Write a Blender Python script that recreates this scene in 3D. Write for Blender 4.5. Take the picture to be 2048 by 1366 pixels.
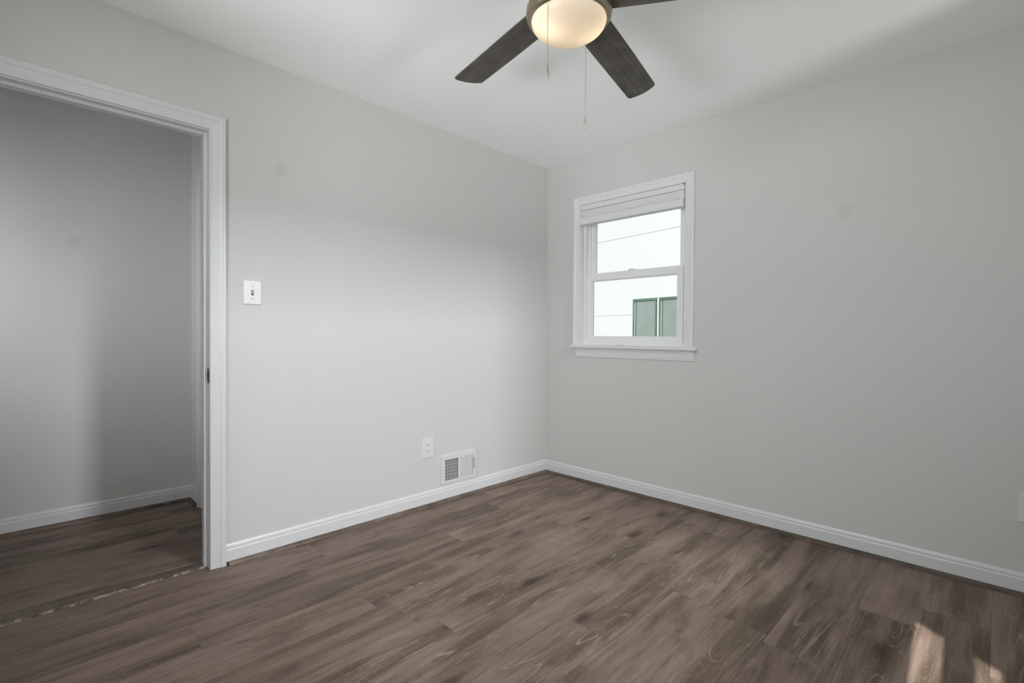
import bpy, bmesh, math, random
from mathutils import Vector, Matrix

for o in list(bpy.data.objects):
    bpy.data.objects.remove(o, do_unlink=True)
S = bpy.context.scene
COL = S.collection
PI = math.pi

# ------------------------------------------------------------------ camera
F_PX, YAW, PITCH, ROLL = 987.66, 2.34945, -0.01307, 0.00645
cam_d = bpy.data.cameras.new('camera')
cam = bpy.data.objects.new('camera', cam_d)
COL.objects.link(cam)
cam_d.sensor_fit = 'HORIZONTAL'
cam_d.sensor_width = 36.0
cam_d.lens = 36.0 * F_PX / 2048.0
cam_d.clip_start = 0.02
fw = Vector((math.cos(YAW) * math.cos(PITCH), math.sin(YAW) * math.cos(PITCH), math.sin(PITCH)))
rt = Vector((math.sin(YAW), -math.cos(YAW), 0))
up = rt.cross(fw)
rt2 = rt * math.cos(ROLL) + up * math.sin(ROLL)
up2 = -rt * math.sin(ROLL) + up * math.cos(ROLL)
M = Matrix((rt2, up2, -fw)).transposed().to_4x4()
M.translation = Vector((2.6023, -3.0371, 1.1023))
cam.matrix_world = M
S.camera = cam

# ------------------------------------------------------------------ world, sun, window daylight, added fill lamps, exposure
S.view_settings.view_transform = 'Standard'
S.view_settings.look = 'None'
S.view_settings.gamma = 1.0
S.view_settings.exposure = 0.0
S.view_settings.use_curve_mapping = False
S.cycles.use_denoising = True
S.cycles.max_bounces = 14
S.cycles.diffuse_bounces = 9
S.cycles.transparent_max_bounces = 16
S.cycles.sample_clamp_indirect = 6.0

W = bpy.data.worlds.new('sky')
S.world = W
W.use_nodes = True
bg = W.node_tree.nodes['Background']
bg.inputs[0].default_value = (0.80, 0.91, 1.0, 1)
bg.inputs[1].default_value = 0.9

SUN_TAN = 0.70                                   # tangent of the sun's height
sd = bpy.data.lights.new('sun', 'SUN')
sd.energy = 9.0
sd.angle = math.radians(0.35)
sd.color = (1.0, 0.975, 0.945)
sun = bpy.data.objects.new('sun', sd)
COL.objects.link(sun)
sun.location = (2.6, -9, 7)
sun.rotation_euler = Vector((-0.04, 1.0, -SUN_TAN)).to_track_quat('-Z', 'Y').to_euler()


def area(name, loc, direction, sx, sy, power, color):
    d = bpy.data.lights.new(name, 'AREA')
    d.shape = 'RECTANGLE'
    d.size, d.size_y = sx, sy
    d.energy = power
    d.color = color
    o = bpy.data.objects.new(name, d)
    COL.objects.link(o)
    o.location = loc
    o.rotation_euler = Vector(direction).to_track_quat('-Z', 'Z').to_euler()
    return o


# lamps outside the guessed big window of the right-hand wall (out of frame):
# window skylight, an added lamp for the left wall's beam, one lighting the ceiling
WC = (0.968, 0.984, 1.025)
area('sky_daylight', (3.40, -1.15, 1.52), (-1, 0, -0.05), 1.1, 1.15, 1.5, WC)
area('beam_lamp', (5.70, -0.96, 2.56), (-1, -0.06, -0.36), 0.42, 0.80, 190, WC)
area('ceiling_fill', (6.30, -1.35, -0.22), (-1, 0.03, 0.50), 2.2, 0.6, 118, WC)
# added fill lamps outside the invented wide opening behind the camera, for wall and ceiling
area('front_fill', (1.37, -3.61, 1.50), (0, 1, -0.05), 1.2, 1.2, 17.5, WC)
area('front_ceiling_fill', (1.95, -6.40, 0.0), (-0.25, 1, 0.60), 2.0, 0.8, 138, WC)
area('front_wall_fill', (1.72, -5.90, 2.15), (-0.12, 1, -0.30), 1.0, 0.6, 48, WC)
# added fill lamp standing inside the hallway, aimed at its wall
hl = area('hall_fill', (-0.22, -4.30, 1.60), (-0.92, 1.35, -0.14), 0.3, 0.9, 5.0, WC)
hl.data.spread = math.radians(72)

# ------------------------------------------------------------------ materials
def new_mat(name):
    m = bpy.data.materials.new(name)
    m.use_nodes = True
    nt = m.node_tree
    return m, nt, nt.nodes['Principled BSDF']


def setp(b, **k):
    for n, v in k.items():
        n = {'spec': 'Specular IOR Level', 'rough': 'Roughness', 'metal': 'Metallic', 'color': 'Base Color'}.get(n, n)
        if n in b.inputs:
            b.inputs[n].default_value = v


def paint(name, rgb, rough=0.5, spec=0.3, bump=0.0, scale=60.0, mottled=0.0, spots=()):
    """painted surface with faint roller texture; spots: (point, radius) of patched paint"""
    m, nt, b = new_mat(name)
    N, L = nt.nodes, nt.links
    setp(b, rough=rough, spec=spec)
    tc = N.new('ShaderNodeTexCoord')
    noi = N.new('ShaderNodeTexNoise')
    noi.inputs['Scale'].default_value = 3.0
    noi.inputs['Detail'].default_value = 4
    L.new(tc.outputs['Object'], noi.inputs['Vector'])
    mix = N.new('ShaderNodeMix')
    mix.data_type = 'RGBA'
    c = Vector(rgb)
    mix.inputs['A'].default_value = (*(c * (1 - mottled)), 1)
    mix.inputs['B'].default_value = (*(c * (1 + mottled)), 1)
    L.new(noi.outputs['Fac'], mix.inputs['Factor'])
    last = mix.outputs['Result']
    for p, r in spots:
        vm = N.new('ShaderNodeVectorMath')
        vm.operation = 'DISTANCE'
        vm.inputs[1].default_value = p
        L.new(tc.outputs['Object'], vm.inputs[0])
        mr = N.new('ShaderNodeMapRange')
        mr.interpolation_type = 'SMOOTHSTEP'
        mr.inputs['From Min'].default_value = r * 0.6
        mr.inputs['From Max'].default_value = r * 1.15
        mr.inputs['To Min'].default_value = 0.45
        mr.inputs['To Max'].default_value = 0.0
        L.new(vm.outputs['Value'], mr.inputs['Value'])
        mx = N.new('ShaderNodeMix')
        mx.data_type = 'RGBA'
        mx.inputs['B'].default_value = (*(c * 0.86), 1)
        L.new(last, mx.inputs['A'])
        L.new(mr.outputs['Result'], mx.inputs['Factor'])
        last = mx.outputs['Result']
    L.new(last, b.inputs['Base Color'])
    if bump:
        n2 = N.new('ShaderNodeTexNoise')
        n2.inputs['Scale'].default_value = scale
        n2.inputs['Detail'].default_value = 3
        L.new(tc.outputs['Object'], n2.inputs['Vector'])
        bp = N.new('ShaderNodeBump')
        bp.inputs['Strength'].default_value = bump
        bp.inputs['Distance'].default_value = 0.002
        L.new(n2.outputs['Fac'], bp.inputs['Height'])
        L.new(bp.outputs['Normal'], b.inputs['Normal'])
    return m


WALLC = (0.638, 0.637, 0.618)
M_WALL = paint('wall_paint', WALLC, 0.55, 0.25, 0.12, 220, 0.008,
               spots=(((0, -2.074, 1.931), 0.04), ((2.024, 0, 1.754), 0.04), ((-1.2, -2.78, 1.62), 0.04)))
M_CEIL = paint('ceiling_paint', (0.92, 0.92, 0.92), 0.8, 0.1, 0.08, 200, 0.006)
M_TRIM = paint('trim_paint', (0.712, 0.715, 0.72), 0.32, 0.45, 0.05, 90, 0.006)
M_WTRIM = paint('window_trim_paint', (0.765, 0.765, 0.77), 0.32, 0.45, 0.05, 90, 0.006)
M_VINYL = paint('window_vinyl', (0.86, 0.86, 0.86), 0.3, 0.45, 0.0, 90, 0.004)
M_PLATE = paint('plate_plastic', (0.73, 0.73, 0.72), 0.28, 0.5, 0.0, 90, 0.003)
M_VENT = paint('vent_enamel', (0.70, 0.70, 0.695), 0.35, 0.45, 0.0, 90, 0.004)
M_DAMPER = paint('damper_grey', (0.37, 0.37, 0.37), 0.5, 0.3, 0.0, 90, 0.02)
M_DARK = paint('dark_void', (0.02, 0.02, 0.02), 0.8, 0.1)
M_SLOT = paint('slot_dark', (0.12, 0.12, 0.11), 0.6, 0.2)
M_SHADE = paint('shade_fabric', (0.80, 0.80, 0.79), 0.8, 0.1, 0.0, 900, 0.01)
M_SHADERAIL = paint('shade_rail', (0.74, 0.74, 0.74), 0.4, 0.4)
M_SIDING = paint('pale_siding', (0.352, 0.352, 0.356), 0.6, 0.2, 0.0, 90, 0.01)
M_SEAM = paint('siding_seam', (0.315, 0.322, 0.328), 0.6, 0.2)
M_GREENREFL = paint('green_reflection_frame', (0.045, 0.085, 0.058), 0.5, 0.3, 0, 90, 0.3)  # green of fringing and reflected trees put into the frame colour
M_GRASS = paint('lawn', (0.10, 0.17, 0.06), 0.9, 0.1, 0.0, 90, 0.3)
M_ROOF = paint('roof_shingle', (0.12, 0.11, 0.10), 0.9, 0.1, 0.4, 60, 0.2)
M_INTER = paint('wall_core', (0.5, 0.5, 0.48), 0.8, 0.1)


def metal(name, rgb, rough, aniso=False):
    m, nt, b = new_mat(name)
    setp(b, color=(*rgb, 1), metal=1.0, rough=rough)
    N, L = nt.nodes, nt.links
    tc = N.new('ShaderNodeTexCoord')
    noi = N.new('ShaderNodeTexNoise')
    noi.inputs['Scale'].default_value = 40
    L.new(tc.outputs['Object'], noi.inputs['Vector'])
    mr = N.new('ShaderNodeMapRange')
    mr.inputs['To Min'].default_value = rough * 0.85
    mr.inputs['To Max'].default_value = rough * 1.15
    L.new(noi.outputs['Fac'], mr.inputs['Value'])
    L.new(mr.outputs['Result'], b.inputs['Roughness'])
    return m


M_NICKEL = metal('antique_nickel', (0.40, 0.34, 0.25), 0.38)
M_CHAIN = metal('chain_metal', (0.45, 0.43, 0.39), 0.55)
M_STEEL = metal('strike_steel', (0.20, 0.20, 0.19), 0.45)


def glass_mat(name, tint=(0.97, 0.99, 1.0)):
    m, nt, b = new_mat(name)
    N, L = nt.nodes, nt.links
    N.remove(b)
    tr = N.new('ShaderNodeBsdfTransparent')
    tr.inputs[0].default_value = (*tint, 1)
    gl = N.new('ShaderNodeBsdfGlossy')
    gl.inputs['Roughness'].default_value = 0.02
    fr = N.new('ShaderNodeFresnel')
    fr.inputs['IOR'].default_value = 1.35
    mx = N.new('ShaderNodeMixShader')
    L.new(fr.outputs[0], mx.inputs[0])
    L.new(tr.outputs[0], mx.inputs[1])
    L.new(gl.outputs[0], mx.inputs[2])
    L.new(mx.outputs[0], N['Material Output'].inputs['Surface'])
    return m


M_GLASS = glass_mat('window_glass')


def neighbour_pane():
    m, nt, b = new_mat('hazy_green_pane')
    N, L = nt.nodes, nt.links
    tc = N.new('ShaderNodeTexCoord')
    noi = N.new('ShaderNodeTexNoise')
    noi.inputs['Scale'].default_value = 2.2
    noi.inputs['Detail'].default_value = 8
    noi.inputs['Roughness'].default_value = 0.75
    L.new(tc.outputs['Object'], noi.inputs['Vector'])
    cr = N.new('ShaderNodeValToRGB')
    e = cr.color_ramp.elements
    e[0].position, e[0].color = 0.35, (0.115, 0.14, 0.122, 1)
    e[1].position, e[1].color = 0.65, (0.145, 0.163, 0.155, 1)
    L.new(noi.outputs['Fac'], cr.inputs[0])
    L.new(cr.outputs[0], b.inputs['Base Color'])
    setp(b, rough=0.25, spec=0.4)
    return m


M_NPANE = neighbour_pane()


def floor_mat(name, swap=False):
    """grey-brown plank flooring, planks along world Y"""
    m, nt, b = new_mat(name)
    N, L = nt.nodes, nt.links

    def math_(op, a, c=None, d=None):
        n = N.new('ShaderNodeMath')
        n.operation = op
        for i, v in enumerate((a, c, d)):
            if v is None:
                continue
            if isinstance(v, (int, float)):
                n.inputs[i].default_value = v
            else:
                L.new(v, n.inputs[i])
        return n.outputs[0]

    def vec(x, y, z):
        n = N.new('ShaderNodeCombineXYZ')
        for i, v in enumerate((x, y, z)):
            if isinstance(v, (int, float)):
                n.inputs[i].default_value = v
            else:
                L.new(v, n.inputs[i])
        return n.outputs[0]

    def noise(v, scale, detail, rough=0.5, dist=0.0):
        n = N.new('ShaderNodeTexNoise')
        n.inputs['Scale'].default_value = scale
        n.inputs['Detail'].default_value = detail
        n.inputs['Roughness'].default_value = rough
        n.inputs['Distortion'].default_value = dist
        L.new(v, n.inputs['Vector'])
        return n.outputs['Fac']

    def white(v):
        n = N.new('ShaderNodeTexWhiteNoise')
        n.noise_dimensions = '3D'
        L.new(v, n.inputs['Vector'])
        return n.outputs['Value'], n.outputs['Color']

    def mapr(v, a, c, lo=0.0, hi=1.0, smooth=True):
        n = N.new('ShaderNodeMapRange')
        n.interpolation_type = 'SMOOTHSTEP' if smooth else 'LINEAR'
        for i, x in zip(('From Min', 'From Max', 'To Min', 'To Max'), (a, c, lo, hi)):
            n.inputs[i].default_value = x
        L.new(v, n.inputs['Value'])
        return n.outputs['Result']

    def mixc(f, a, c, mode='MIX'):
        n = N.new('ShaderNodeMix')
        n.data_type = 'RGBA'
        n.blend_type = mode
        if isinstance(f, (int, float)):
            n.inputs['Factor'].default_value = f
        else:
            L.new(f, n.inputs['Factor'])
        for k, v in (('A', a), ('B', c)):
            if isinstance(v, tuple):
                n.inputs[k].default_value = (*v, 1)
            else:
                L.new(v, n.inputs[k])
        return n.outputs['Result']

    tc = N.new('ShaderNodeTexCoord')
    sp = N.new('ShaderNodeSeparateXYZ')
    L.new(tc.outputs['Object'], sp.inputs[0])
    X, Y = sp.outputs[0], sp.outputs[1]
    PW, PL = 0.196, 1.22
    xr = math_('DIVIDE', math_('ADD', X, 0.148), PW)
    row = math_('FLOOR', xr)
    fx = math_('SUBTRACT', xr, row)
    rr, _ = white(vec(row, 3.7, 1.3))
    yr = math_('ADD', math_('DIVIDE', Y, PL), math_('MULTIPLY', rr, 7.0))
    pid = math_('FLOOR', yr)
    fy = math_('SUBTRACT', yr, pid)
    r1, rc = white(vec(row, pid, 5.1))
    r2, _ = white(vec(row, pid, 9.4))
    # each plank shows printed boards of half width and a third of its length
    sx = math_('FLOOR', math_('MULTIPLY', fx, 0.99))
    rs, _ = white(vec(math_('ADD', math_('MULTIPLY', row, 2), sx), 2.2, 4.4))
    sy = pid
    r3, _ = white(vec(math_('ADD', math_('MULTIPLY', row, 2), sx), sy, 7.7))
    # grain coordinates: long along Y, shifted from plank to plank
    gx = math_('ADD', X, math_('MULTIPLY', r3, 13.0))
    gy = math_('ADD', Y, math_('MULTIPLY', r2, 29.0))
    broad = noise(vec(math_('MULTIPLY', gx, 10.0), math_('MULTIPLY', gy, 1.1), r1), 1.0, 6, 0.58, 0.5)
    blot = noise(vec(math_('MULTIPLY', gx, 6.0), math_('MULTIPLY', gy, 2.6), r3), 1.0, 4, 0.6, 0.5)
    fine = noise(vec(math_('MULTIPLY', gx, 120.0), math_('MULTIPLY', gy, 5.0), r1), 1.0, 5, 0.65, 0.3)
    speck = noise(vec(math_('MULTIPLY', gx, 160.0), math_('MULTIPLY', gy, 60.0), r1), 1.0, 3, 0.7)
    # knots
    vor = N.new('ShaderNodeTexVoronoi')
    vor.feature = 'F1'
    L.new(vec(math_('MULTIPLY', gx, 5.4), math_('MULTIPLY', gy, 2.0), 0.0), vor.inputs['Vector'])
    vor.inputs['Scale'].default_value = 1.0
    wob = noise(vec(math_('MULTIPLY', gx, 30.0), math_('MULTIPLY', gy, 14.0), r2), 1.0, 4, 0.6)
    kd = math_('ADD', vor.outputs['Distance'], math_('MULTIPLY', math_('SUBTRACT', wob, 0.5), 0.16))
    krnd = N.new('ShaderNodeSeparateColor')
    L.new(vor.outputs['Color'], krnd.inputs[0])
    ksel = mapr(krnd.outputs[0], 0.22, 0.36)
    knot = math_('MULTIPLY', mapr(kd, 0.04, 0.19, 1.0, 0.0), ksel)
    halo = math_('MULTIPLY', mapr(kd, 0.10, 0.42, 1.0, 0.0), ksel)
    # cathedral figure: pale contour lines that bend round the knots
    fld = math_('ADD', math_('MULTIPLY', noise(vec(math_('MULTIPLY', gx, 8.0), math_('MULTIPLY', gy, 0.62), r3), 1.0, 2, 0.4, 0.2), 15.0),
                math_('MULTIPLY', halo, 1.6))
    tri = math_('ABSOLUTE', math_('SUBTRACT', math_('FRACT', fld), 0.5))
    line = mapr(tri, 0.0, 0.09, 1.0, 0.0)
    lmask = math_('MULTIPLY', mapr(broad, 0.42, 0.56, 1.0, 0.0), mapr(r3, 0.35, 0.6, 0.15, 1.0))
    line = math_('MULTIPLY', math_('MULTIPLY', line, lmask), mapr(fine, 0.35, 0.6, 0.45, 1.0))
    c = mixc(mapr(broad, 0.34, 0.62), (0.112, 0.083, 0.057), (0.262, 0.192, 0.155))
    c = mixc(math_('MULTIPLY', mapr(blot, 0.50, 0.72), 0.45), c, (0.358, 0.265, 0.217))
    c = mixc(math_('MULTIPLY', mapr(blot, 0.27, 0.44, 1.0, 0.0), 0.62), c, (0.085, 0.059, 0.042))
    tone = N.new('ShaderNodeHueSaturation')
    L.new(c, tone.inputs['Color'])
    L.new(math_('ADD', math_('ADD', 0.89, math_('MULTIPLY', r1, 0.12)), math_('MULTIPLY', r3, 0.10)), tone.inputs['Value'])
    tone.inputs['Saturation'].default_value = 0.97
    c = tone.outputs[0]
    c = mixc(math_('MULTIPLY', mapr(fine, 0.30, 0.62, 1.0, 0.0), 0.40), c, (0.085, 0.060, 0.043))
    c = mixc(math_('MULTIPLY', mapr(fine, 0.55, 0.75), 0.30), c, (0.429, 0.332, 0.276))
    c = mixc(math_('MULTIPLY', mapr(speck, 0.52, 0.75), 0.26), c, (0.429, 0.332, 0.276))
    c = mixc(math_('MULTIPLY', line, 0.50), c, (0.494, 0.393, 0.318))
    c = mixc(math_('MULTIPLY', halo, 0.35), c, (0.085, 0.059, 0.042))
    c = mixc(math_('MULTIPLY', knot, 0.75), c, (0.045, 0.031, 0.024))
    # joints
    ex = math_('MULTIPLY', math_('MINIMUM', fx, math_('SUBTRACT', 1.0, fx)), PW)
    ey = math_('MULTIPLY', math_('MINIMUM', fy, math_('SUBTRACT', 1.0, fy)), PL)
    edge = math_('MINIMUM', ex, ey)
    gap = mapr(edge, 0.0004, 0.0016, 1.0, 0.0)
    c = mixc(math_('MULTIPLY', gap, 0.28), c, (0.06, 0.045, 0.035))
    L.new(c, b.inputs['Base Color'])
    bp = N.new('ShaderNodeBump')
    bp.inputs['Strength'].default_value = 0.18
    bp.inputs['Distance'].default_value = 0.0015
    h = math_('SUBTRACT', math_('MULTIPLY', fine, 0.6), gap)
    L.new(h, bp.inputs['Height'])
    L.new(bp.outputs['Normal'], b.inputs['Normal'])
    L.new(mapr(fine, 0.2, 0.8, 0.42, 0.58), b.inputs['Roughness'])
    setp(b, spec=0.16)
    return m


M_FLOOR = floor_mat('plank_flooring')


def wood(name, dark, mid, axis='Y', rough=0.5, fine=140.0):
    m, nt, b = new_mat(name)
    N, L = nt.nodes, nt.links
    tc = N.new('ShaderNodeTexCoord')
    mp = N.new('ShaderNodeMapping')
    sc = {'X': (2.5, fine, fine), 'Y': (fine, 2.5, fine), 'Z': (fine, fine, 2.5)}[axis]
    mp.inputs['Scale'].default_value = sc
    L.new(tc.outputs['Object'], mp.inputs['Vector'])
    n1 = N.new('ShaderNodeTexNoise')
    n1.inputs['Scale'].default_value = 1.0
    n1.inputs['Detail'].default_value = 6
    n1.inputs['Roughness'].default_value = 0.65
    n1.inputs['Distortion'].default_value = 0.4
    L.new(mp.outputs[0], n1.inputs['Vector'])
    n2 = N.new('ShaderNodeTexNoise')
    n2.inputs['Scale'].default_value = 14.0
    n2.inputs['Detail'].default_value = 3
    L.new(tc.outputs['Object'], n2.inputs['Vector'])
    ad = N.new('ShaderNodeMath')
    ad.operation = 'ADD'
    L.new(n1.outputs['Fac'], ad.inputs[0])
    ml = N.new('ShaderNodeMath')
    ml.operation = 'MULTIPLY_ADD'
    L.new(n2.outputs['Fac'], ml.inputs[0])
    ml.inputs[1].default_value = 0.5
    ml.inputs[2].default_value = -0.25
    L.new(ml.outputs[0], ad.inputs[1])
    cr = N.new('ShaderNodeValToRGB')
    e = cr.color_ramp.elements
    e[0].position, e[0].color = 0.28, (*dark, 1)
    e[1].position, e[1].color = 0.72, (*mid, 1)
    L.new(ad.outputs[0], cr.inputs[0])
    L.new(cr.outputs[0], b.inputs['Base Color'])
    setp(b, rough=rough, spec=0.3)
    return m


M_BLADE = wood('weathered_blade_wood', (0.045, 0.041, 0.034), (0.130, 0.116, 0.097), 'X', 0.5, 150)
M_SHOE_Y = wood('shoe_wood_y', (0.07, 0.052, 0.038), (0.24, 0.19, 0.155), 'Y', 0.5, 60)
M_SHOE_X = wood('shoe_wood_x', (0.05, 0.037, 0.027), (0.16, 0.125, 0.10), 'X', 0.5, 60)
M_THRESH = wood('threshold_wood', (0.06, 0.043, 0.031), (0.205, 0.158, 0.122), 'Y', 0.42, 70)
M_WORN = None


def worn_mat():
    m, nt, b = new_mat('worn_edge')
    N, L = nt.nodes, nt.links
    tc = N.new('ShaderNodeTexCoord')
    n1 = N.new('ShaderNodeTexNoise')
    n1.inputs['Scale'].default_value = 26
    n1.inputs['Detail'].default_value = 5
    n1.inputs['Roughness'].default_value = 0.7
    L.new(tc.outputs['Object'], n1.inputs['Vector'])
    cr = N.new('ShaderNodeValToRGB')
    e = cr.color_ramp.elements
    e[0].position, e[0].color = 0.44, (0.11, 0.082, 0.062, 1)
    e[1].position, e[1].color = 0.60, (0.44, 0.36, 0.295, 1)
    L.new(n1.outputs['Fac'], cr.inputs[0])
    L.new(cr.outputs[0], b.inputs['Base Color'])
    setp(b, rough=0.6, spec=0.2)
    return m


M_WORN = worn_mat()


def bowl_mat():
    m, nt, b = new_mat('frosted_glass')
    N, L = nt.nodes, nt.links
    tc = N.new('ShaderNodeTexCoord')
    noi = N.new('ShaderNodeTexNoise')
    noi.inputs['Scale'].default_value = 18
    L.new(tc.outputs['Object'], noi.inputs['Vector'])
    cr = N.new('ShaderNodeValToRGB')
    cr.color_ramp.elements[0].color = (0.90, 0.86, 0.80, 1)
    cr.color_ramp.elements[1].color = (0.94, 0.91, 0.86, 1)
    L.new(noi.outputs['Fac'], cr.inputs[0])
    tl = N.new('ShaderNodeBsdfTranslucent')
    L.new(cr.outputs[0], tl.inputs['Color'])
    setp(b, rough=0.3, spec=0.5)
    L.new(cr.outputs[0], b.inputs['Base Color'])
    mx = N.new('ShaderNodeMixShader')
    mx.inputs[0].default_value = 0.72
    L.new(b.outputs[0], mx.inputs[1])
    L.new(tl.outputs[0], mx.inputs[2])
    L.new(mx.outputs[0], N['Material Output'].inputs['Surface'])
    return m


M_BOWL = bowl_mat()

# ------------------------------------------------------------------ mesh helpers
def box(bm, x0, x1, y0, y1, z0, z1):
    vs = [bm.verts.new(p) for p in ((x0, y0, z0), (x1, y0, z0), (x1, y1, z0), (x0, y1, z0),
                                    (x0, y0, z1), (x1, y0, z1), (x1, y1, z1), (x0, y1, z1))]
    for f in ((0, 3, 2, 1), (4, 5, 6, 7), (0, 1, 5, 4), (1, 2, 6, 5), (2, 3, 7, 6), (3, 0, 4, 7)):
        bm.faces.new([vs[i] for i in f])


def prism(bm, poly, fn, a, b):
    """extrude closed polygon from a to b; fn(p, t) -> 3D point"""
    A = [bm.verts.new(fn(p, a)) for p in poly]
    B = [bm.verts.new(fn(p, b)) for p in poly]
    n = len(poly)
    for i in range(n):
        j = (i + 1) % n
        bm.faces.new((A[i], A[j], B[j], B[i]))
    bm.faces.new(A[::-1])
    bm.faces.new(B)


def lathe(bm, prof, cx=0.0, cy=0.0, n=64, close_top=False):
    rings = []
    for r, z in prof:
        if r < 1e-6:
            rings.append([bm.verts.new((cx, cy, z))])
        else:
            rings.append([bm.verts.new((cx + r * math.cos(2 * PI * k / n), cy + r * math.sin(2 * PI * k / n), z)) for k in range(n)])
    for A, B in zip(rings, rings[1:]):
        for k in range(n):
            j = (k + 1) % n
            if len(A) == 1 and len(B) == 1:
                continue
            if len(A) == 1:
                bm.faces.new((A[0], B[k], B[j]))
            elif len(B) == 1:
                bm.faces.new((A[k], A[j], B[0]))
            else:
                bm.faces.new((A[k], A[j], B[j], B[k]))


def uframe(bm, a0, a1, zb, z1, prof, fn):
    """casing swept up, across and down with mitred corners. prof: (w outward, t thickness) polygon; fn(a, z, t) -> point"""
    cols = []
    for w, t in prof:
        cols.append([bm.verts.new(fn(*p, t)) for p in ((a1 + w, zb), (a1 + w, z1 + w), (a0 - w, z1 + w), (a0 - w, zb))])
    n = len(prof)
    for i in range(n):
        j = (i + 1) % n
        for k in range(3):
            bm.faces.new((cols[i][k], cols[i][k + 1], cols[j][k + 1], cols[j][k]))
    bm.faces.new([c[0] for c in cols])
    bm.faces.new([c[3] for c in cols][::-1])


def rect_frame(bm, a0, a1, z0, z1, wl, wr, wb, wt, t0, t1, fn):
    """rectangular frame (four joined members) between depth t0 and t1"""
    def bx(p0, p1, q0, q1):
        vs = [bm.verts.new(fn(a, z, t)) for t in (t0, t1) for a, z in ((p0, q0), (p1, q0), (p1, q1), (p0, q1))]
        for f in ((0, 3, 2, 1), (4, 5, 6, 7), (0, 1, 5, 4), (1, 2, 6, 5), (2, 3, 7, 6), (3, 0, 4, 7)):
            bm.faces.new([vs[i] for i in f])
    bx(a0, a0 + wl, z0, z1)
    bx(a1 - wr, a1, z0, z1)
    bx(a0 + wl, a1 - wr, z0, z0 + wb)
    bx(a0 + wl, a1 - wr, z1 - wt, z1)


def obj(name, bm, mat, parent=None, bevel=0.0, smooth=False, seg=2, loc=None):
    bmesh.ops.recalc_face_normals(bm, faces=bm.faces)
    me = bpy.data.meshes.new(name)
    bm.to_mesh(me)
    bm.free()
    me.materials.append(mat)
    if smooth:
        for p in me.polygons:
            p.use_smooth = True
    o = bpy.data.objects.new(name, me)
    COL.objects.link(o)
    if loc is not None:
        o.location = loc
    if parent is not None:
        o.parent = parent
    if bevel:
        md = o.modifiers.new('edge', 'BEVEL')
        md.width = bevel
        md.segments = seg
        md.limit_method = 'ANGLE'
        md.angle_limit = math.radians(35)
    if smooth:
        md = o.modifiers.new('split', 'EDGE_SPLIT')
        md.split_angle = math.radians(42)
    return o


def tag(o, label=None, cat=None, group=None, kind=None):
    if label: o['label'] = label
    if cat: o['category'] = cat
    if group: o['group'] = group
    if kind: o['kind'] = kind
    return o


def thing(name, label, cat, loc=(0, 0, 0), group=None, kind=None):
    o = bpy.data.objects.new(name, None)
    o.empty_display_size = 0.05
    COL.objects.link(o)
    o.location = loc
    return tag(o, label, cat, group, kind)


def struct(name, bm, mat, label, cat, bevel=0.0):
    return tag(obj(name, bm, mat, None, bevel), label, cat, kind='structure')


# ------------------------------------------------------------------ room shell
H = 2.44
RX, RY = 3.25, -3.45          # right wall, wall behind the camera
T = 0.115                     # interior wall thickness
HX = -1.200                   # hallway far wall
HY = -2.200                   # hallway end wall
HY0 = -4.90
DY0, DY1, DZ = -3.17, -2.384, 2.045     # rough door opening in the left wall
WX0, WX1, WZ0, WZ1 = 0.332, 1.166, 1.005, 2.092   # window opening in the back wall
WT = 0.16

bm = bmesh.new()
box(bm, -1.45, RX + 0.2, HY0 - 0.2, 0.2, -0.12, 0.0)
struct('floor', bm, M_FLOOR, 'grey-brown wood plank floor running through room and hallway', 'floor')
bm = bmesh.new()
box(bm, -T, RX + 0.2, RY - 0.12, 0.2, H, H + 0.15)
box(bm, -1.45, -T, HY0 - 0.2, 0.2, H, H + 0.15)
struct('ceiling', bm, M_CEIL, 'flat white painted ceiling', 'ceiling')

bm = bmesh.new()
box(bm, -T, 0, DY1, 0.0, 0, H)
box(bm, -T, 0, HY0 - 0.1, DY0, 0, H)
box(bm, -T, 0, DY0, DY1, DZ, H)
struct('wall_left', bm, M_WALL, 'pale grey painted wall with the doorway and light switch', 'wall')

bm = bmesh.new()
box(bm, -T, WX0, 0, WT, 0, H)
box(bm, WX1, RX + 0.2, 0, WT, 0, H)
box(bm, WX0, WX1, 0, WT, 0, WZ0)
box(bm, WX0, WX1, 0, WT, WZ1, H)
struct('wall_back', bm, M_WALL, 'pale grey painted wall with the small window', 'wall')

# right wall, large window guessed from the left wall's light (out of frame)
QY0, QY1, QZ0, QZ1 = -1.72, -0.58, 0.92, 2.12
bm = bmesh.new()
box(bm, RX, RX + WT, RY - 0.2, QY0, 0, H)
box(bm, RX, RX + WT, QY1, 0.0, 0, H)
box(bm, RX, RX + WT, QY0, QY1, 0, QZ0)
box(bm, RX, RX + WT, QY0, QY1, QZ1, H)
struct('wall_right', bm, M_WALL, 'pale grey wall with an unseen, guessed large side window', 'wall')

# wall behind the camera: invented wide opening for fill, slits shaped for sun patch
openings_ = ((0.77, 1.97, 0.92, 2.12), (2.505, 2.588, 1.00, 2.20), (2.668, 2.735, 1.00, 2.20))
bm = bmesh.new()
xs = [0.0] + [v for q in openings_ for v in q[:2]] + [RX]
for i in range(0, len(xs), 2):
    box(bm, xs[i], xs[i + 1], RY - 0.12, RY, 0, H)
for x0, x1, z0, z1 in openings_:
    box(bm, x0, x1, RY - 0.12, RY, 0, z0)
    box(bm, x0, x1, RY - 0.12, RY, z1, H)
struct('wall_front', bm, M_WALL, 'pale grey wall facing the window wall', 'wall')

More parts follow.
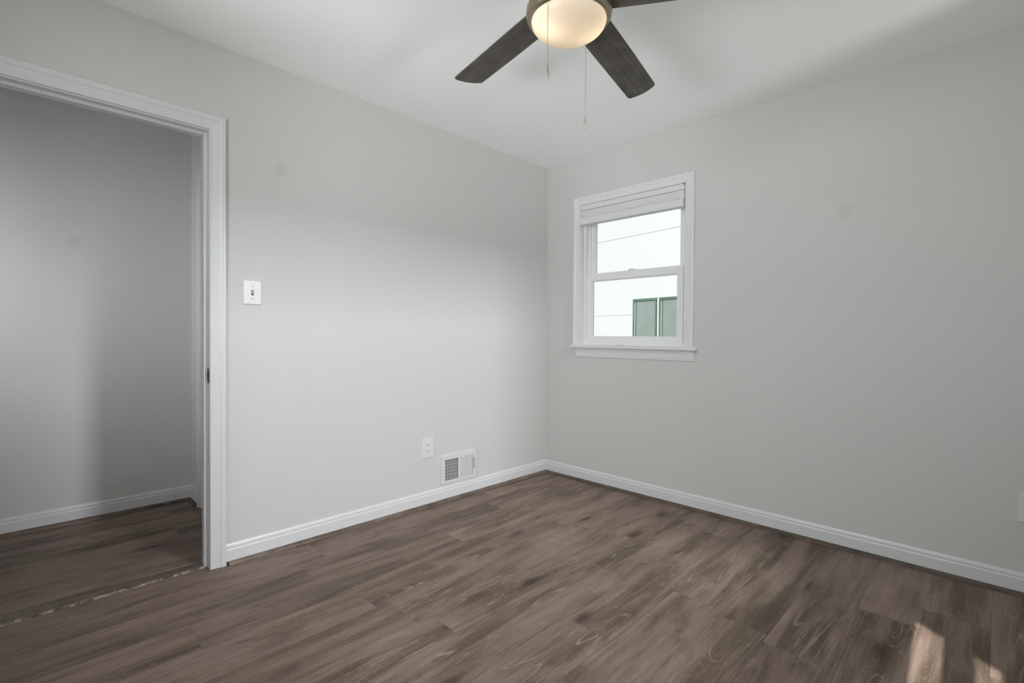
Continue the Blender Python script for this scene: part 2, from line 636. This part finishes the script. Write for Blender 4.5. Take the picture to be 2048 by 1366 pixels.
bm = bmesh.new()
box(bm, HX - 0.12, HX, HY0, HY + 0.12, 0, H)
struct('wall_hall', bm, M_WALL, 'hallway wall seen through the open doorway', 'wall')
D2X0, D2X1, D2Z = -0.948, -0.20, 2.045
bm = bmesh.new()
box(bm, HX, D2X0, HY, HY + 0.115, 0, H)
box(bm, D2X1, -T, HY, HY + 0.115, 0, H)
box(bm, D2X0, D2X1, HY, HY + 0.115, D2Z, H)
struct('wall_hall_end', bm, M_WALL, 'short hallway end wall beside the doorway', 'wall')
bm = bmesh.new()
box(bm, HX - 0.12, -T, HY0 - 0.1, HY0, 0, H)
struct('wall_hall_front', bm, M_WALL, 'far end of the hallway', 'wall')

# ------------------------------------------------------------------ baseboards with stained shoe moulding
BB = [(0, 0.019), (0.0125, 0.019), (0.0125, 0.070), (0.0112, 0.074), (0.0088, 0.0765), (0.0088, 0.080),
      (0.0100, 0.0835), (0.0090, 0.088), (0.0060, 0.0915), (0.0040, 0.097), (0.0030, 0.0985), (0, 0.0985)]
SH = [(0, 0.0)] + [(0.0128 + 0.0165 * math.cos(a), 0.0185 * math.sin(a)) for a in [i * PI / 16 for i in range(9)]] + [(0, 0.0185)]


def baseboard(name, label, fn, a, b, shoe_mat, shoe_ab=None):
    bm = bmesh.new()
    prism(bm, BB, fn, a, b)
    o = struct(name, bm, M_TRIM, label, 'baseboard')
    bm = bmesh.new()
    a2, b2 = shoe_ab or (a, b)
    prism(bm, SH, fn, a2, b2)
    s = obj('shoe_molding', bm, shoe_mat, o, smooth=True)
    s['label'] = 'brown wood shoe molding'
    return o


CAS_O = -2.331       # outer edge of the room door casing
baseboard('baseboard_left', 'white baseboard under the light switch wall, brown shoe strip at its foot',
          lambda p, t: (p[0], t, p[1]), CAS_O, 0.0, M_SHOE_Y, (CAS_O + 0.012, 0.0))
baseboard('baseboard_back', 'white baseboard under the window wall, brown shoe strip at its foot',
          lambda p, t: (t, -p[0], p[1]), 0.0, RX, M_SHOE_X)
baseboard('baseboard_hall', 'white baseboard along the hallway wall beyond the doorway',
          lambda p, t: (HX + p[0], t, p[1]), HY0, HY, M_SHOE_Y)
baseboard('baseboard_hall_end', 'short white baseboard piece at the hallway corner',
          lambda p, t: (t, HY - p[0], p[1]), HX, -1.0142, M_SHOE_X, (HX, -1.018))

# ------------------------------------------------------------------ casing profiles
CAS = [(0.0, 0.0), (0.0, 0.0085), (0.0015, 0.0105), (0.0055, 0.0110), (0.0075, 0.0098), (0.0085, 0.0088), (0.012, 0.0092),
       (0.022, 0.0108), (0.032, 0.0122), (0.040, 0.0130), (0.0425, 0.0148), (0.046, 0.0165), (0.054, 0.0172),
       (0.0565, 0.0165), (0.0585, 0.0172), (0.0635, 0.0172), (0.0660, 0.0150), (0.0660, 0.0)]

# room doorway
JY0, JY1, JZ = DY0 + 0.012, -2.394, 2.033
door = thing('door_1', 'open white cased doorway into the hallway', 'doorway', (-T / 2, (JY0 + JY1) / 2, 0), kind='structure')


def child(name, bm, mat, parent, bevel=0.0, smooth=False, label=None):
    bmesh.ops.translate(bm, verts=bm.verts, vec=-Vector(parent.location) if parent.parent is None else Vector((0, 0, 0)))
    o = obj(name, bm, mat, parent, bevel, smooth)
    if label: o['label'] = label
    return o


bm = bmesh.new()
box(bm, -T - 0.001, 0.001, JY1, DY1 - 0.001, 0, JZ + 0.010)
box(bm, -T - 0.001, 0.001, DY0 + 0.001, JY0, 0, JZ + 0.010)
box(bm, -T - 0.001, 0.001, JY0, JY1, JZ, JZ + 0.010)
child('door_jamb', bm, M_TRIM, door, 0.001)
bm = bmesh.new()
box(bm, -0.070, -0.030, JY1 - 0.0145, JY1, 0.004, JZ)
box(bm, -0.070, -0.030, JY0, JY0 + 0.0145, 0.004, JZ)
box(bm, -0.070, -0.030, JY0 + 0.0145, JY1 - 0.0145, JZ - 0.0145, JZ)
child('door_stop', bm, M_TRIM, door, 0.002)
bm = bmesh.new()
uframe(bm, JY0 - 0.004, JY1 + 0.004, 0.0015, JZ + 0.010, [(w - 0.004, t) for w, t in CAS], lambda a, z, t: (t, a, z))
child('door_casing', bm, M_TRIM, door)
bm = bmesh.new()
uframe(bm, JY0 - 0.004, JY1 + 0.004, 0.0015, JZ + 0.010, [(w - 0.004, t) for w, t in CAS], lambda a, z, t: (-T - t, a, z))
child('hall_casing', bm, M_TRIM, door)
# strike plate on the jamb, with lip wrapping towards the room
bm = bmesh.new()
prism(bm, [(-0.0285, 0.874), (-0.025, 0.870), (-0.006, 0.870), (0.0035, 0.880), (0.0045, 0.890), (0.0045, 0.918), (0.0035, 0.928), (-0.006, 0.938), (-0.0285, 0.938)],
      lambda p, t: (p[0], JY1 + t, p[1]), -0.0018, 0.0004)
sp_ = child('strike_plate', bm, M_STEEL, door, label='dark metal strike plate')
bm = bmesh.new()
box(bm, -0.024, -0.010, JY1 - 0.0026, JY1 - 0.0016, 0.887, 0.921)
o = child('latch_hole', bm, M_DARK, door)
o.parent = sp_

# hallway end door (only a sliver of its casing shows)
d2 = thing('door_2', 'white door casing at the end of the hallway', 'door', ((D2X0 + D2X1) / 2, HY, 0), kind='structure')
bm = bmesh.new()
uframe(bm, D2X0, D2X1, 0.0015, D2Z, CAS, lambda a, z, t: (a, HY - t, z))
child('door_casing', bm, M_TRIM, d2)
bm = bmesh.new()
box(bm, D2X0, D2X0 + 0.014, HY - 0.001, HY + 0.114, 0, D2Z)
box(bm, D2X1 - 0.014, D2X1, HY - 0.001, HY + 0.114, 0, D2Z)
box(bm, D2X0 + 0.014, D2X1 - 0.014, HY - 0.001, HY + 0.114, D2Z - 0.014, D2Z)
child('door_jamb', bm, M_TRIM, d2, 0.001)
bm = bmesh.new()
box(bm, D2X0 + 0.016, D2X1 - 0.016, HY + 0.050, HY + 0.086, 0.008, D2Z - 0.016)
for z0, z1 in ((0.20, 0.92), (1.06, 1.88)):
    for x0, x1 in ((D2X0 + 0.11, (D2X0 + D2X1) / 2 - 0.04), ((D2X0 + D2X1) / 2 + 0.04, D2X1 - 0.11)):
        box(bm, x0, x1, HY + 0.046, HY + 0.052, z0, z1)
child('door_slab', bm, M_TRIM, d2, 0.003)

# threshold strip
bm = bmesh.new()
prism(bm, [(-0.112, 0.0), (-0.109, 0.004), (-0.096, 0.0075), (-0.076, 0.009), (-0.056, 0.0078), (-0.040, 0.0042), (-0.036, 0.0)],
      lambda p, t: (p[0], t, p[1]), JY0 + 0.0005, JY1 - 0.012)
trim1 = struct('trim_1', bm, M_THRESH, 'worn brown wood threshold strip across the doorway floor', 'threshold')
bm = bmesh.new()
random.seed(4)
ring_ = []
n_ = 90
for k in range(n_ + 1):
    y = JY0 + 0.001 + (JY1 - 0.0135 - JY0) * k / n_
    w = 0.003 + 0.006 * max(0.0, math.sin(k * 0.9) * random.random()) + (0.004 if random.random() < 0.2 else 0)
    ring_.append([bm.verts.new(p) for p in ((-0.0352, y, 0.0003), (-0.0392, y, 0.0056), (-0.0400 - w, y, 0.0062 + w * 0.12), (-0.0400 - w, y, 0.0052), (-0.0380, y, 0.0002))])
for A_, B_ in zip(ring_, ring_[1:]):
    for i in range(5):
        j = (i + 1) % 5
        bm.faces.new((A_[i], A_[j], B_[j], B_[i]))
bm.faces.new(ring_[0])
bm.faces.new(ring_[-1][::-1])
o = obj('worn_edge', bm, M_WORN, trim1)
o['label'] = 'chipped pale front edge'

# ------------------------------------------------------------------ window
win = thing('window_1', 'small white double-hung window with stool and apron', 'window', ((WX0 + WX1) / 2, 0.0, 1.03), kind='structure')
fy = lambda a, z, t: (a, -t, z)
STZ = 1.030
bm = bmesh.new()
uframe(bm, WX0, WX1, STZ, WZ1 - 0.006, [(w * 0.90 - 0.002, t) for w, t in CAS], fy)
child('window_casing', bm, M_WTRIM, win)
bm = bmesh.new()      # stool: shelf with rounded nose and horns
ST = [(0.030, 1.006), (-0.030, 1.006), (-0.038, 1.010), (-0.042, 1.018), (-0.039, 1.026), (-0.032, STZ), (0.030, STZ)]
prism(bm, [p for p in ST if p[0] < 0] + [(0.0005, STZ), (0.0005, 1.006)], lambda p, t: (t, p[0], p[1]), 0.268, 1.252)
box(bm, WX0 + 0.0005, WX1 - 0.0005, 0.0005, 0.060, 1.0065, STZ - 0.0005)
child('window_stool', bm, M_WTRIM, win)
bm = bmesh.new()
AP = [(0, 1.006), (-0.0165, 1.006), (-0.0165, 0.996), (-0.0135, 0.992), (-0.0125, 0.980), (-0.0110, 0.968), (-0.0115, 0.962),
      (-0.0095, 0.957), (-0.0090, 0.950), (-0.0070, 0.943), (-0.0030, 0.940), (0, 0.940)]
prism(bm, AP, lambda p, t: (t, p[0], p[1]), 0.300, 1.230)
child('window_apron', bm, M_WTRIM, win)
bm = bmesh.new()      # painted wood jamb lining the opening
for a0, a1, z0, z1 in ((WX0 - 0.0, WX0 + 0.008, STZ, WZ1), (WX1 - 0.008, WX1, STZ, WZ1), (WX0 + 0.008, WX1 - 0.008, WZ1 - 0.008, WZ1)):
    box(bm, a0, a1, -0.001, 0.150, z0, z1)
child('jamb_liner', bm, M_WTRIM, win)
# vinyl main frame
VX0, VX1, VZ0, VZ1 = WX0 + 0.008, WX1 - 0.008, STZ, WZ1 - 0.008
bm = bmesh.new()
f2 = lambda a, z, t: (a, t, z)
rect_frame(bm, VX0, VX1, VZ0, VZ1, 0.016, 0.016, 0.0265, 0.02, 0.032, 0.135, f2)
for x0, x1 in ((VX0 + 0.016, VX0 + 0.0246), (VX1 - 0.0246, VX1 - 0.016)):
    box(bm, x0, x1, 0.041, 0.066, VZ0 + 0.0265, 1.57)
# side tracks: two channels
for x0, x1 in ((VX0 + 0.016, VX0 + 0.034), (VX1 - 0.034, VX1 - 0.016)):
    box(bm, x0, x1, 0.068, 0.076, VZ0 + 0.018, VZ1 - 0.02)
    box(bm, x0, x1, 0.112, 0.122, VZ0 + 0.018, VZ1 - 0.02)
child('window_frame', bm, M_VINYL, win, 0.0012)
SX0, SX1 = VX0 + 0.026, VX1 - 0.026


def sash(name, z0, z1, y0, y1, wb, wt, ws):
    bm = bmesh.new()
    rect_frame(bm, SX0, SX1, z0, z1, ws, ws, wb, wt, y0, y1, f2)
    # stepped glazing bead
    rect_frame(bm, SX0 + ws - 0.001, SX1 - ws + 0.001, z0 + wb - 0.001, z1 - wt + 0.001, 0.008, 0.008, 0.008, 0.008, y0 + 0.010, y1 - 0.004, f2)
    s = child(name, bm, M_VINYL, win, 0.0015)
    bm = bmesh.new()
    ym = (y0 + y1) / 2 + 0.003
    box(bm, SX0 + ws + 0.004, SX1 - ws - 0.004, ym, ym + 0.004, z0 + wb + 0.004, z1 - wt - 0.004)
    g = child('glass_pane', bm, M_GLASS, win)
    g.parent = s
    return s


lower = sash('lower_sash', 1.056, 1.566, 0.036, 0.066, 0.036, 0.052, 0.040)
upper = sash('upper_sash', 1.530, VZ1 - 0.02, 0.078, 0.108, 0.036, 0.040, 0.040)
# sash lock on the meeting rail and sweep latch
bm = bmesh.new()
lathe(bm, [(0.0, 1.567), (0.026, 1.567), (0.026, 1.572), (0.020, 1.576), (0.0, 1.577)], 0.742, 0.055, 28)
box(bm, 0.722, 0.792, 0.047, 0.062, 1.5665, 1.572)
lk = child('sash_lock', bm, M_VINYL, win, smooth=True)
lk.parent = lower
# lift notch on the sill and weep slot at the left track
bm = bmesh.new()
prism(bm, [(0.640, 1.0335), (0.650, 1.041), (0.672, 1.0425), (0.694, 1.040), (0.704, 1.0335)], lambda p, t: (p[0], t, p[1]), 0.0275, 0.0315)
child('sill_latch', bm, M_SHADERAIL, win, 0.001)
bm = bmesh.new()
prism(bm, [(0.0, 0), (0.006, 0.003), (0.006, 0.022), (0.0, 0.026)], lambda p, t: (VX0 + 0.0155 + t, 0.088 + p[0], 1.70 + p[1]), 0.0, 0.0018)
child('track_slot', bm, M_SLOT, win)

# ------------------------------------------------------------------ window shade
shd = thing('window_shade', 'white window shade drawn up under the window head', 'shade', ((WX0 + WX1) / 2, -0.005, 2.08))
HX0, HX1 = WX0 + 0.009, WX1 - 0.009
bm = bmesh.new()
prism(bm, [(0.029, 2.083), (-0.003, 2.083), (-0.005, 2.080), (-0.005, 2.052), (-0.002, 2.046), (0.029, 2.046)],
      lambda p, t: (t, p[0], p[1]), HX0, HX1)
child('head_rail', bm, M_SHADERAIL, shd)
bm = bmesh.new()      # gathered cells
pr = [(0.026, 2.046)]
for k in range(5):
    z = 2.044 - k * 0.011
    pr += [(0.002, z), (-0.006, z - 0.0055)]
pr += [(0.002, 1.989), (0.026, 1.989)]
prism(bm, pr[::-1], lambda p, t: (t, p[0], p[1]), HX0 + 0.004, HX1 - 0.004)
child('fabric', bm, M_SHADE, shd)
bm = bmesh.new()
prism(bm, [(0.030, 1.990), (0.000, 1.990), (-0.022, 1.985), (-0.030, 1.977), (-0.032, 1.968), (-0.032, 1.936), (-0.028, 1.931), (0.024, 1.931), (0.030, 1.937)],
      lambda p, t: (t, p[0], p[1]), HX0 + 0.001, HX1 - 0.001)
child('bottom_rail', bm, M_SHADERAIL, shd, 0.0015)
bm = bmesh.new()      # little metal hook at the right end
prism(bm, [(1.147, 2.086), (1.156, 2.082), (1.154, 2.066), (1.150, 2.064), (1.151, 2.078), (1.146, 2.080)], lambda p, t: (p[0], t, p[1]), -0.0085, -0.0055)
child('bracket_hook', bm, M_STEEL, shd, label='small dark metal hook')

# ------------------------------------------------------------------ light switch, outlets
def cover_plate(bm, a0, a1, z0, z1, fn, t=0.0055):
    c = 0.003
    A = [bm.verts.new(fn(a, z, 0.0)) for a, z in ((a0, z0), (a1, z0), (a1, z1), (a0, z1))]
    A2 = [bm.verts.new(fn(a, z, t * 0.45)) for a, z in ((a0, z0), (a1, z0), (a1, z1), (a0, z1))]
    B = [bm.verts.new(fn(a, z, t)) for a, z in ((a0 + c, z0 + c), (a1 - c, z0 + c), (a1 - c, z1 - c), (a0 + c, z1 - c))]
    for P, Q in ((A, A2), (A2, B)):
        for i in range(4):
            j = (i + 1) % 4
            bm.faces.new((P[i], P[j], Q[j], Q[i]))
    bm.faces.new(B)
    bm.faces.new(A[::-1])


def disc(bm, ca, cz, ra, rz, t0, t1, fn, n=24, flat=0.0):
    pts = []
    for k in range(n):
        a = 2 * PI * k / n
        pts.append((ca + max(-ra * (1 - flat), min(ra * (1 - flat), ra * math.cos(a))), cz + rz * math.sin(a)))
    prism(bm, pts, lambda p, t: fn(p[0], p[1], t), t0, t1)


fl = lambda a, z, t: (t, a, z)          # on the left wall (faces +x)
fb = lambda a, z, t: (a, -t, z)         # on the window wall (faces -y)


def bxf(bm, a0, a1, z0, z1, t0, t1, fn):
    prism(bm, [(a0, z0), (a1, z0), (a1, z1), (a0, z1)], lambda p, t: fn(p[0], p[1], t), t0, t1)


sw = thing('light_switch', 'white toggle light switch beside the doorway casing', 'light switch', (0, -2.210, 1.301))
bm = bmesh.new()
cover_plate(bm, -2.252, -2.168, 1.243, 1.360, fl)
child('cover_plate', bm, M_PLATE, sw)
bm = bmesh.new()
bxf(bm, -2.2155, -2.2045, 1.288, 1.315, 0.0045, 0.0062, fl)
child('toggle_slot', bm, M_SLOT, sw)
bm = bmesh.new()
prism(bm, [(0.0060, 1.297), (0.0060, 1.311), (0.0105, 1.3145), (0.0165, 1.3165), (0.0175, 1.311), (0.0115, 1.304)],
      lambda p, t: (p[0], t, p[1]), -2.2140, -2.2060)
child('toggle', bm, M_PLATE, sw, 0.0008)
for z in (1.331, 1.271):
    bm = bmesh.new()
    disc(bm, -2.210, z, 0.0033, 0.0033, 0.005, 0.0066, fl, 16)
    child('screw', bm, M_DAMPER, sw)


def outlet(name, label, ca, z0, z1, w, fn, loc):
    t = thing(name, label, 'outlet', loc, 'wall outlets')
    bm = bmesh.new()
    cover_plate(bm, ca - w / 2, ca + w / 2, z0, z1, fn)
    child('cover_plate', bm, M_PLATE, t)
    zc = (z0 + z1) / 2
    k = w / 0.078
    for dz in (0.0195, -0.0195):
        bm = bmesh.new()
        disc(bm, ca, zc + dz, 0.0172 * k, 0.0145, 0.0045, 0.0068, fn, 28, 0.12)
        r = child('receptacle', bm, M_PLATE, t)
        for da, h in ((-0.0063 * k, 0.0085), (0.0063 * k, 0.0070)):
            bm = bmesh.new()
            bxf(bm, ca + da - 0.0013 * k, ca + da + 0.0013 * k, zc + dz - h / 2 + 0.003, zc + dz + h / 2 + 0.003, 0.0064, 0.0071, fn)
            s = child('slot', bm, M_SLOT, t)
            s.parent = r
        bm = bmesh.new()
        disc(bm, ca, zc + dz - 0.0070, 0.0024 * k, 0.0026, 0.0064, 0.0071, fn, 14)
        s = child('ground_hole', bm, M_SLOT, t)
        s.parent = r
    bm = bmesh.new()
    disc(bm, ca, zc, 0.0030, 0.0030, 0.005, 0.0066, fn, 14)
    child('screw', bm, M_PLATE, t)
    return t


outlet('wall_outlet', 'white duplex outlet left of the wall vent, above the baseboard', -1.165, 0.312, 0.437, 0.093, fl, (0, -1.165, 0.375))
outlet('wall_outlet', 'white wall plate low on the window wall, cut by the right picture edge', 2.708, 0.314, 0.436, 0.080, fb, (2.708, 0, 0.375))

# ------------------------------------------------------------------ wall register
v = thing('air_vent', 'white two-bank wall register low beside the outlet', 'air vent', (0, -0.914, 0.208))
VY0, VY1, VZ0_, VZ1_ = -1.065, -0.763, 0.111, 0.304
bm = bmesh.new()
L0, L1, R0, R1, B0, B1 = -1.030, -0.922, -0.900, -0.792, 0.136, 0.272
for a0, a1, z0, z1 in ((VY0 + 0.004, L0, VZ0_ + 0.004, VZ1_ - 0.004), (L1, R0, VZ0_ + 0.004, VZ1_ - 0.004), (R1, VY1 - 0.004, VZ0_ + 0.004, VZ1_ - 0.004),
                       (L0, L1, VZ0_ + 0.004, B0), (L0, L1, B1, VZ1_ - 0.004), (R0, R1, VZ0_ + 0.004, B0), (R0, R1, B1, VZ1_ - 0.004)):
    bxf(bm, a0, a1, z0, z1, 0.009, 0.0115, fl)
# sloped rim
rim = [((VY0, VZ0_), (VY0 + 0.0045, VZ0_ + 0.0045)), ((VY1, VZ0_), (VY1 - 0.0045, VZ0_ + 0.0045)),
       ((VY1, VZ1_), (VY1 - 0.0045, VZ1_ - 0.0045)), ((VY0, VZ1_), (VY0 + 0.0045, VZ1_ - 0.0045))]
lo = [bm.verts.new(fl(*p[0], 0.0)) for p in rim]
hi = [bm.verts.new(fl(*p[1], 0.0115)) for p in rim]
li = [bm.verts.new(fl(*p[1], 0.0)) for p in rim]
for i in range(4):
    j = (i + 1) % 4
    bm.faces.new((lo[i], lo[j], hi[j], hi[i]))
    bm.faces.new((hi[i], hi[j], li[j], li[i]))
child('faceplate', bm, M_VENT, v)
bm = bmesh.new()
bxf(bm, L0 - 0.002, R1 + 0.002, B0 - 0.002, B1 + 0.002, 0.0004, 0.0012, fl)  # near-black sheet painted in for the shade inside the duct
child('duct_dark', bm, M_DARK, v)
for a0, a1, lean in ((L0, L1, 0.0012), (R0, R1, -0.0034)):
    bm = bmesh.new()
    n = 9
    for k in range(n):
        c = a0 + (a1 - a0) * (k + 0.5 + (0.5 if lean > 0 else 0.0)) / (n + (1 if lean > 0 else 0))
        w = 0.0013 if lean > 0 else 0.0020
        prism(bm, [(c - w, 0.0108), (c + w, 0.0108), (c + w + lean, 0.0062), (c - w + lean, 0.0062)], lambda p, t: (p[1], p[0], t), B0, B1)
    child('louver_bank', bm, M_VENT, v)
bm = bmesh.new()
n = 5
zs = [0.157, 0.1795, 0.202, 0.2245, 0.247]
for k in range(n + 1):
    lo_ = B0 if k == 0 else zs[k - 1] + 0.0030
    hi_ = B1 if k == n else zs[k] - 0.0030
    if k == 0: lo_ = B0 + 0.004
    if k == n: hi_ = B1 - 0.012
    bxf(bm, L0, L1, lo_, hi_, 0.0030, 0.0042, fl)
child('damper', bm, M_DAMPER, v, label='grey damper blades behind the left bank')
bm = bmesh.new()
bxf(bm, R0, R1, B0, B1, 0.0048, 0.0060, fl)
child('closed_panel', bm, M_VENT, v)
bm = bmesh.new()
bxf(bm, -0.7845, -0.7785, 0.178, 0.248, 0.0112, 0.0119, fl)
ls = child('lever_slot', bm, M_SLOT, v)
bm = bmesh.new()
prism(bm, [(-0.7835, 0.0117), (-0.7795, 0.0117), (-0.769, 0.022), (-0.773, 0.024)], lambda p, t: (p[1], p[0], t), 0.209, 0.215)
child('lever', bm, M_VENT, v, 0.0006)
for a in (VY0 + 0.018,):
    bm = bmesh.new()
    disc(bm, a, 0.207, 0.0030, 0.0026, 0.0110, 0.0124, fl, 14)
    child('screw', bm, M_DAMPER, v)

# ------------------------------------------------------------------ ceiling fan
CB = Vector((1.5765, -1.7405, 0.0))
fan = thing('ceiling_fan', 'dark-bladed ceiling fan with lit frosted bowl', 'ceiling fan', (CB.x, CB.y, H))
ZR = 2.136
bm = bmesh.new()
lathe(bm, [(0.0, H), (0.085, H), (0.088, 2.405), (0.075, 2.385), (0.075, 2.36), (0.128, 2.335), (0.140, 2.31), (0.140, 2.262), (0.128, 2.245), (0.112, 2.242), (0.0, 2.242)], CB.x, CB.y, 72)
child('motor_housing', bm, M_NICKEL, fan, smooth=True)
bm = bmesh.new()
lathe(bm, [(0.0, 2.242), (0.095, 2.242), (0.095, 2.216), (0.118, 2.206), (0.132, 2.192), (0.1395, 2.176), (0.1412, 2.162), (0.1395, 2.150), (0.1335, 2.141), (0.1265, ZR + 0.001),
           (0.1245, ZR), (0.1225, ZR + 0.002), (0.1215, 2.16), (0.112, 2.185), (0.0, 2.19)], CB.x, CB.y, 96)
child('light_ring', bm, M_NICKEL, fan, smooth=True)
bm = bmesh.new()
prof = [(0.1212, ZR + 0.004), (0.1222, ZR)]
for k in range(1, 15):
    a = k / 14 * PI / 2
    prof.append((0.1218 * math.cos(a) ** 0.9 if k < 14 else 0.0, ZR - 0.001 - 0.049 * math.sin(a)))
lathe(bm, prof, CB.x, CB.y, 96)
bowl = child('glass_bowl', bm, M_BOWL, fan, smooth=True, label='frosted glass bowl glowing warm white')

# blades: one outline, five copies turned by 72 degrees
outline = [(0.098, 0.079), (0.25, 0.103), (0.40, 0.1265), (0.606, 0.1595), (0.618, 0.1600), (0.6265, 0.1535), (0.6325, 0.130), (0.6370, 0.100),
           (0.6345, 0.0735), (0.6290, 0.0500), (0.6235, 0.0385), (0.6150, 0.0325), (0.602, 0.0308), (0.40, -0.0015), (0.25, -0.0235), (0.098, -0.046)]
ROT = 0.1553          # the outline's own axis leans by this much
ca_, sa_ = math.cos(-ROT), math.sin(-ROT)
out2 = [(x * ca_ - y * sa_, x * sa_ + y * ca_) for x, y in outline]
bm = bmesh.new()
prism(bm, out2, lambda p, t: (p[0], p[1], t), 0.0, 0.0065)
blade_bm = bm
CBL = Vector((1.6027, -1.7670, 2.190))
Nn = Vector((0.0175, 0.0594, 1.0)).normalized()
TH, PH = math.radians(162.13), -0.1555
first = None
for k in range(5):
    a = TH - k * math.radians(72)
    u = Vector((math.cos(a), math.sin(a), 0))
    u = (u - Nn * u.dot(Nn)).normalized()
    v0 = Nn.cross(u)
    vv = v0 * math.cos(PH) + Nn * math.sin(PH)
    # turn within the blade plane so that local x runs along the blade
    ub = u * math.cos(ROT) + vv * math.sin(ROT)
    vb = -u * math.sin(ROT) + vv * math.cos(ROT)
    nb = ub.cross(vb)
    mtx = Matrix((ub, vb, nb)).transposed().to_4x4()
    mtx.translation = CBL - Vector(fan.location)
    if first is None:
        first = obj('blade', blade_bm, M_BLADE, fan, 0.0022)
        bl = first
    else:
        bl = first.copy()
        COL.objects.link(bl)
        bl.parent = fan
    bl.matrix_local = mtx
    bl['label'] = 'dark weathered wood blade'


def chain(x, y, ztop, zchain, zfob, name_mat=M_CHAIN):
    bm = bmesh.new()
    lathe(bm, [(0.0, ztop), (0.0007, ztop), (0.0007, zchain), (0.0, zchain)], x, y, 6)
    z = ztop
    while z > zchain:
        bmesh.ops.create_icosphere(bm, subdivisions=1, radius=0.0014, matrix=Matrix.Translation((x, y, z)))
        z -= 0.0036
    c = child('pull_chain', bm, M_CHAIN, fan, smooth=True)
    bm = bmesh.new()
    d = zchain - zfob
    lathe(bm, [(0.0, zchain + 0.004), (0.0016, zchain + 0.003), (0.0020, zchain - 0.004), (0.0036, zchain - 0.012), (0.0040, zchain - d * 0.5), (0.0040, zfob + 0.006),
               (0.0034, zfob + 0.002), (0.0020, zfob), (0.0, zfob)], x, y, 18)
    f = child('pull_fob', bm, M_CHAIN, fan, smooth=True)
    f.parent = c
    return c


chain(1.5895, -1.8610, 2.146, 1.944, 1.900)
chain(1.5580, -1.6200, 2.146, 1.868, 1.826)


def bulb_light(dx, dy, dz, w):
    d = bpy.data.lights.new('bulb_light', 'POINT')
    d.energy = w
    d.color = (1.0, 0.80, 0.55)
    d.shadow_soft_size = 0.022
    o = bpy.data.objects.new('bulb_light', d)
    COL.objects.link(o)
    o.parent = fan
    o.location = (dx, dy, dz - H)


bulb_light(-0.030, -0.055, 2.150, 0.185)
bulb_light(0.040, 0.060, 2.152, 0.140)

# ------------------------------------------------------------------ outside
bm = bmesh.new()
box(bm, -16, 14, HY0 - 12, 20, -0.75, -0.55)
tag(obj('ground', bm, M_GRASS), 'lawn between the two houses', 'lawn', kind='structure')

A = math.radians(170.8)
eX = Vector((-math.cos(A), -math.sin(A), 0))     # to the right along the neighbour's wall
eN = Vector((-math.sin(A), math.cos(A), 0))
if eN.y < 0: eN = -eN                            # away from us
P0 = Vector((0.5, 6.0, 0))


def nb(s, z, t):                                 # t > 0 stands out towards us
    p = P0 + eX * s - eN * t
    return (p.x, p.y, z)


hs = thing('neighbor_house', 'white neighbouring house wall with paired green-grey windows, seen through the glass', 'house', tuple(P0 + eX * -3.0) )
hs.location.z = -0.55
bm = bmesh.new()
bxf(bm, -9.0, 3.0, -0.55, 5.6, -6.0, 0.0, nb)
child('house_wall', bm, M_SIDING, hs)
bm = bmesh.new()
prism(bm, [(-9.4, 5.6), (3.4, 5.6), (3.4, 5.75), (-3.0, 7.6), (-9.4, 5.75)], lambda p, t: nb(p[0], p[1], t), -6.2, 0.35)
child('house_roof', bm, M_ROOF, hs)
bm = bmesh.new()
for z in (0.0, 1.57, 3.31, 4.6):
    bxf(bm, -9.0, 3.0, z - 0.008, z + 0.008, 0.0, 0.006, nb)
child('siding_seam', bm, M_SEAM, hs)
NZ0, NZ1 = 0.55, 1.905
for s0, s1 in ((-3.685, -3.060), (-2.995, -2.370)):
    bm = bmesh.new()
    def rf(a0, a1, z0, z1, t1=0.03):
        bxf(bm, a0, a1, z0, z1, 0.0, t1, nb)
    rf(s0, s0 + 0.085, NZ0, NZ1)
    rf(s1 - 0.03, s1, NZ0, NZ1)
    rf(s0 + 0.085, s1 - 0.03, NZ1 - 0.05, NZ1)
    rf(s0 + 0.085, s1 - 0.03, NZ0, NZ0 + 0.05)
    f = child('window_frame', bm, M_GREENREFL, hs)
    f['label'] = 'window frame with dark green reflection painted in'
    bm = bmesh.new()
    bxf(bm, s0 + 0.085, s1 - 0.03, NZ0 + 0.05, NZ1 - 0.05, 0.002, 0.012, nb)
    p = child('window_pane', bm, M_NPANE, hs)
    p['label'] = 'grey-green window pane'
    p.parent = f
    bm = bmesh.new()
    bxf(bm, s0 + 0.060, s0 + 0.074, NZ0 + 0.02, NZ1 - 0.09, 0.030, 0.036, nb)
    q = child('frame_edge', bm, M_SIDING, hs)
    q.parent = f

# added sloping board, unseen behind the camera: trims the sun patch's top
def zr(x):
    return 2.432 - 0.54 * (x - 2.51)
bm = bmesh.new()
ya, yb = -4.02, -4.00
prism(bm, [(0.2, zr(0.2) + 0.0), (4.6, zr(4.6)), (4.6, zr(4.6) + 3.2), (0.2, zr(0.2) + 2.2)], lambda p, t: (p[0], t, p[1]), -4.04, -4.00)
box(bm, 0.3, 2.34, -6.10, RY - 0.125, 2.50, 2.60)      # added slab that keeps sun out of the wide opening
tag(obj('sun_blocker', bm, M_ROOF), 'added unseen board and slab that block the sun', 'sun blocker', kind='structure')
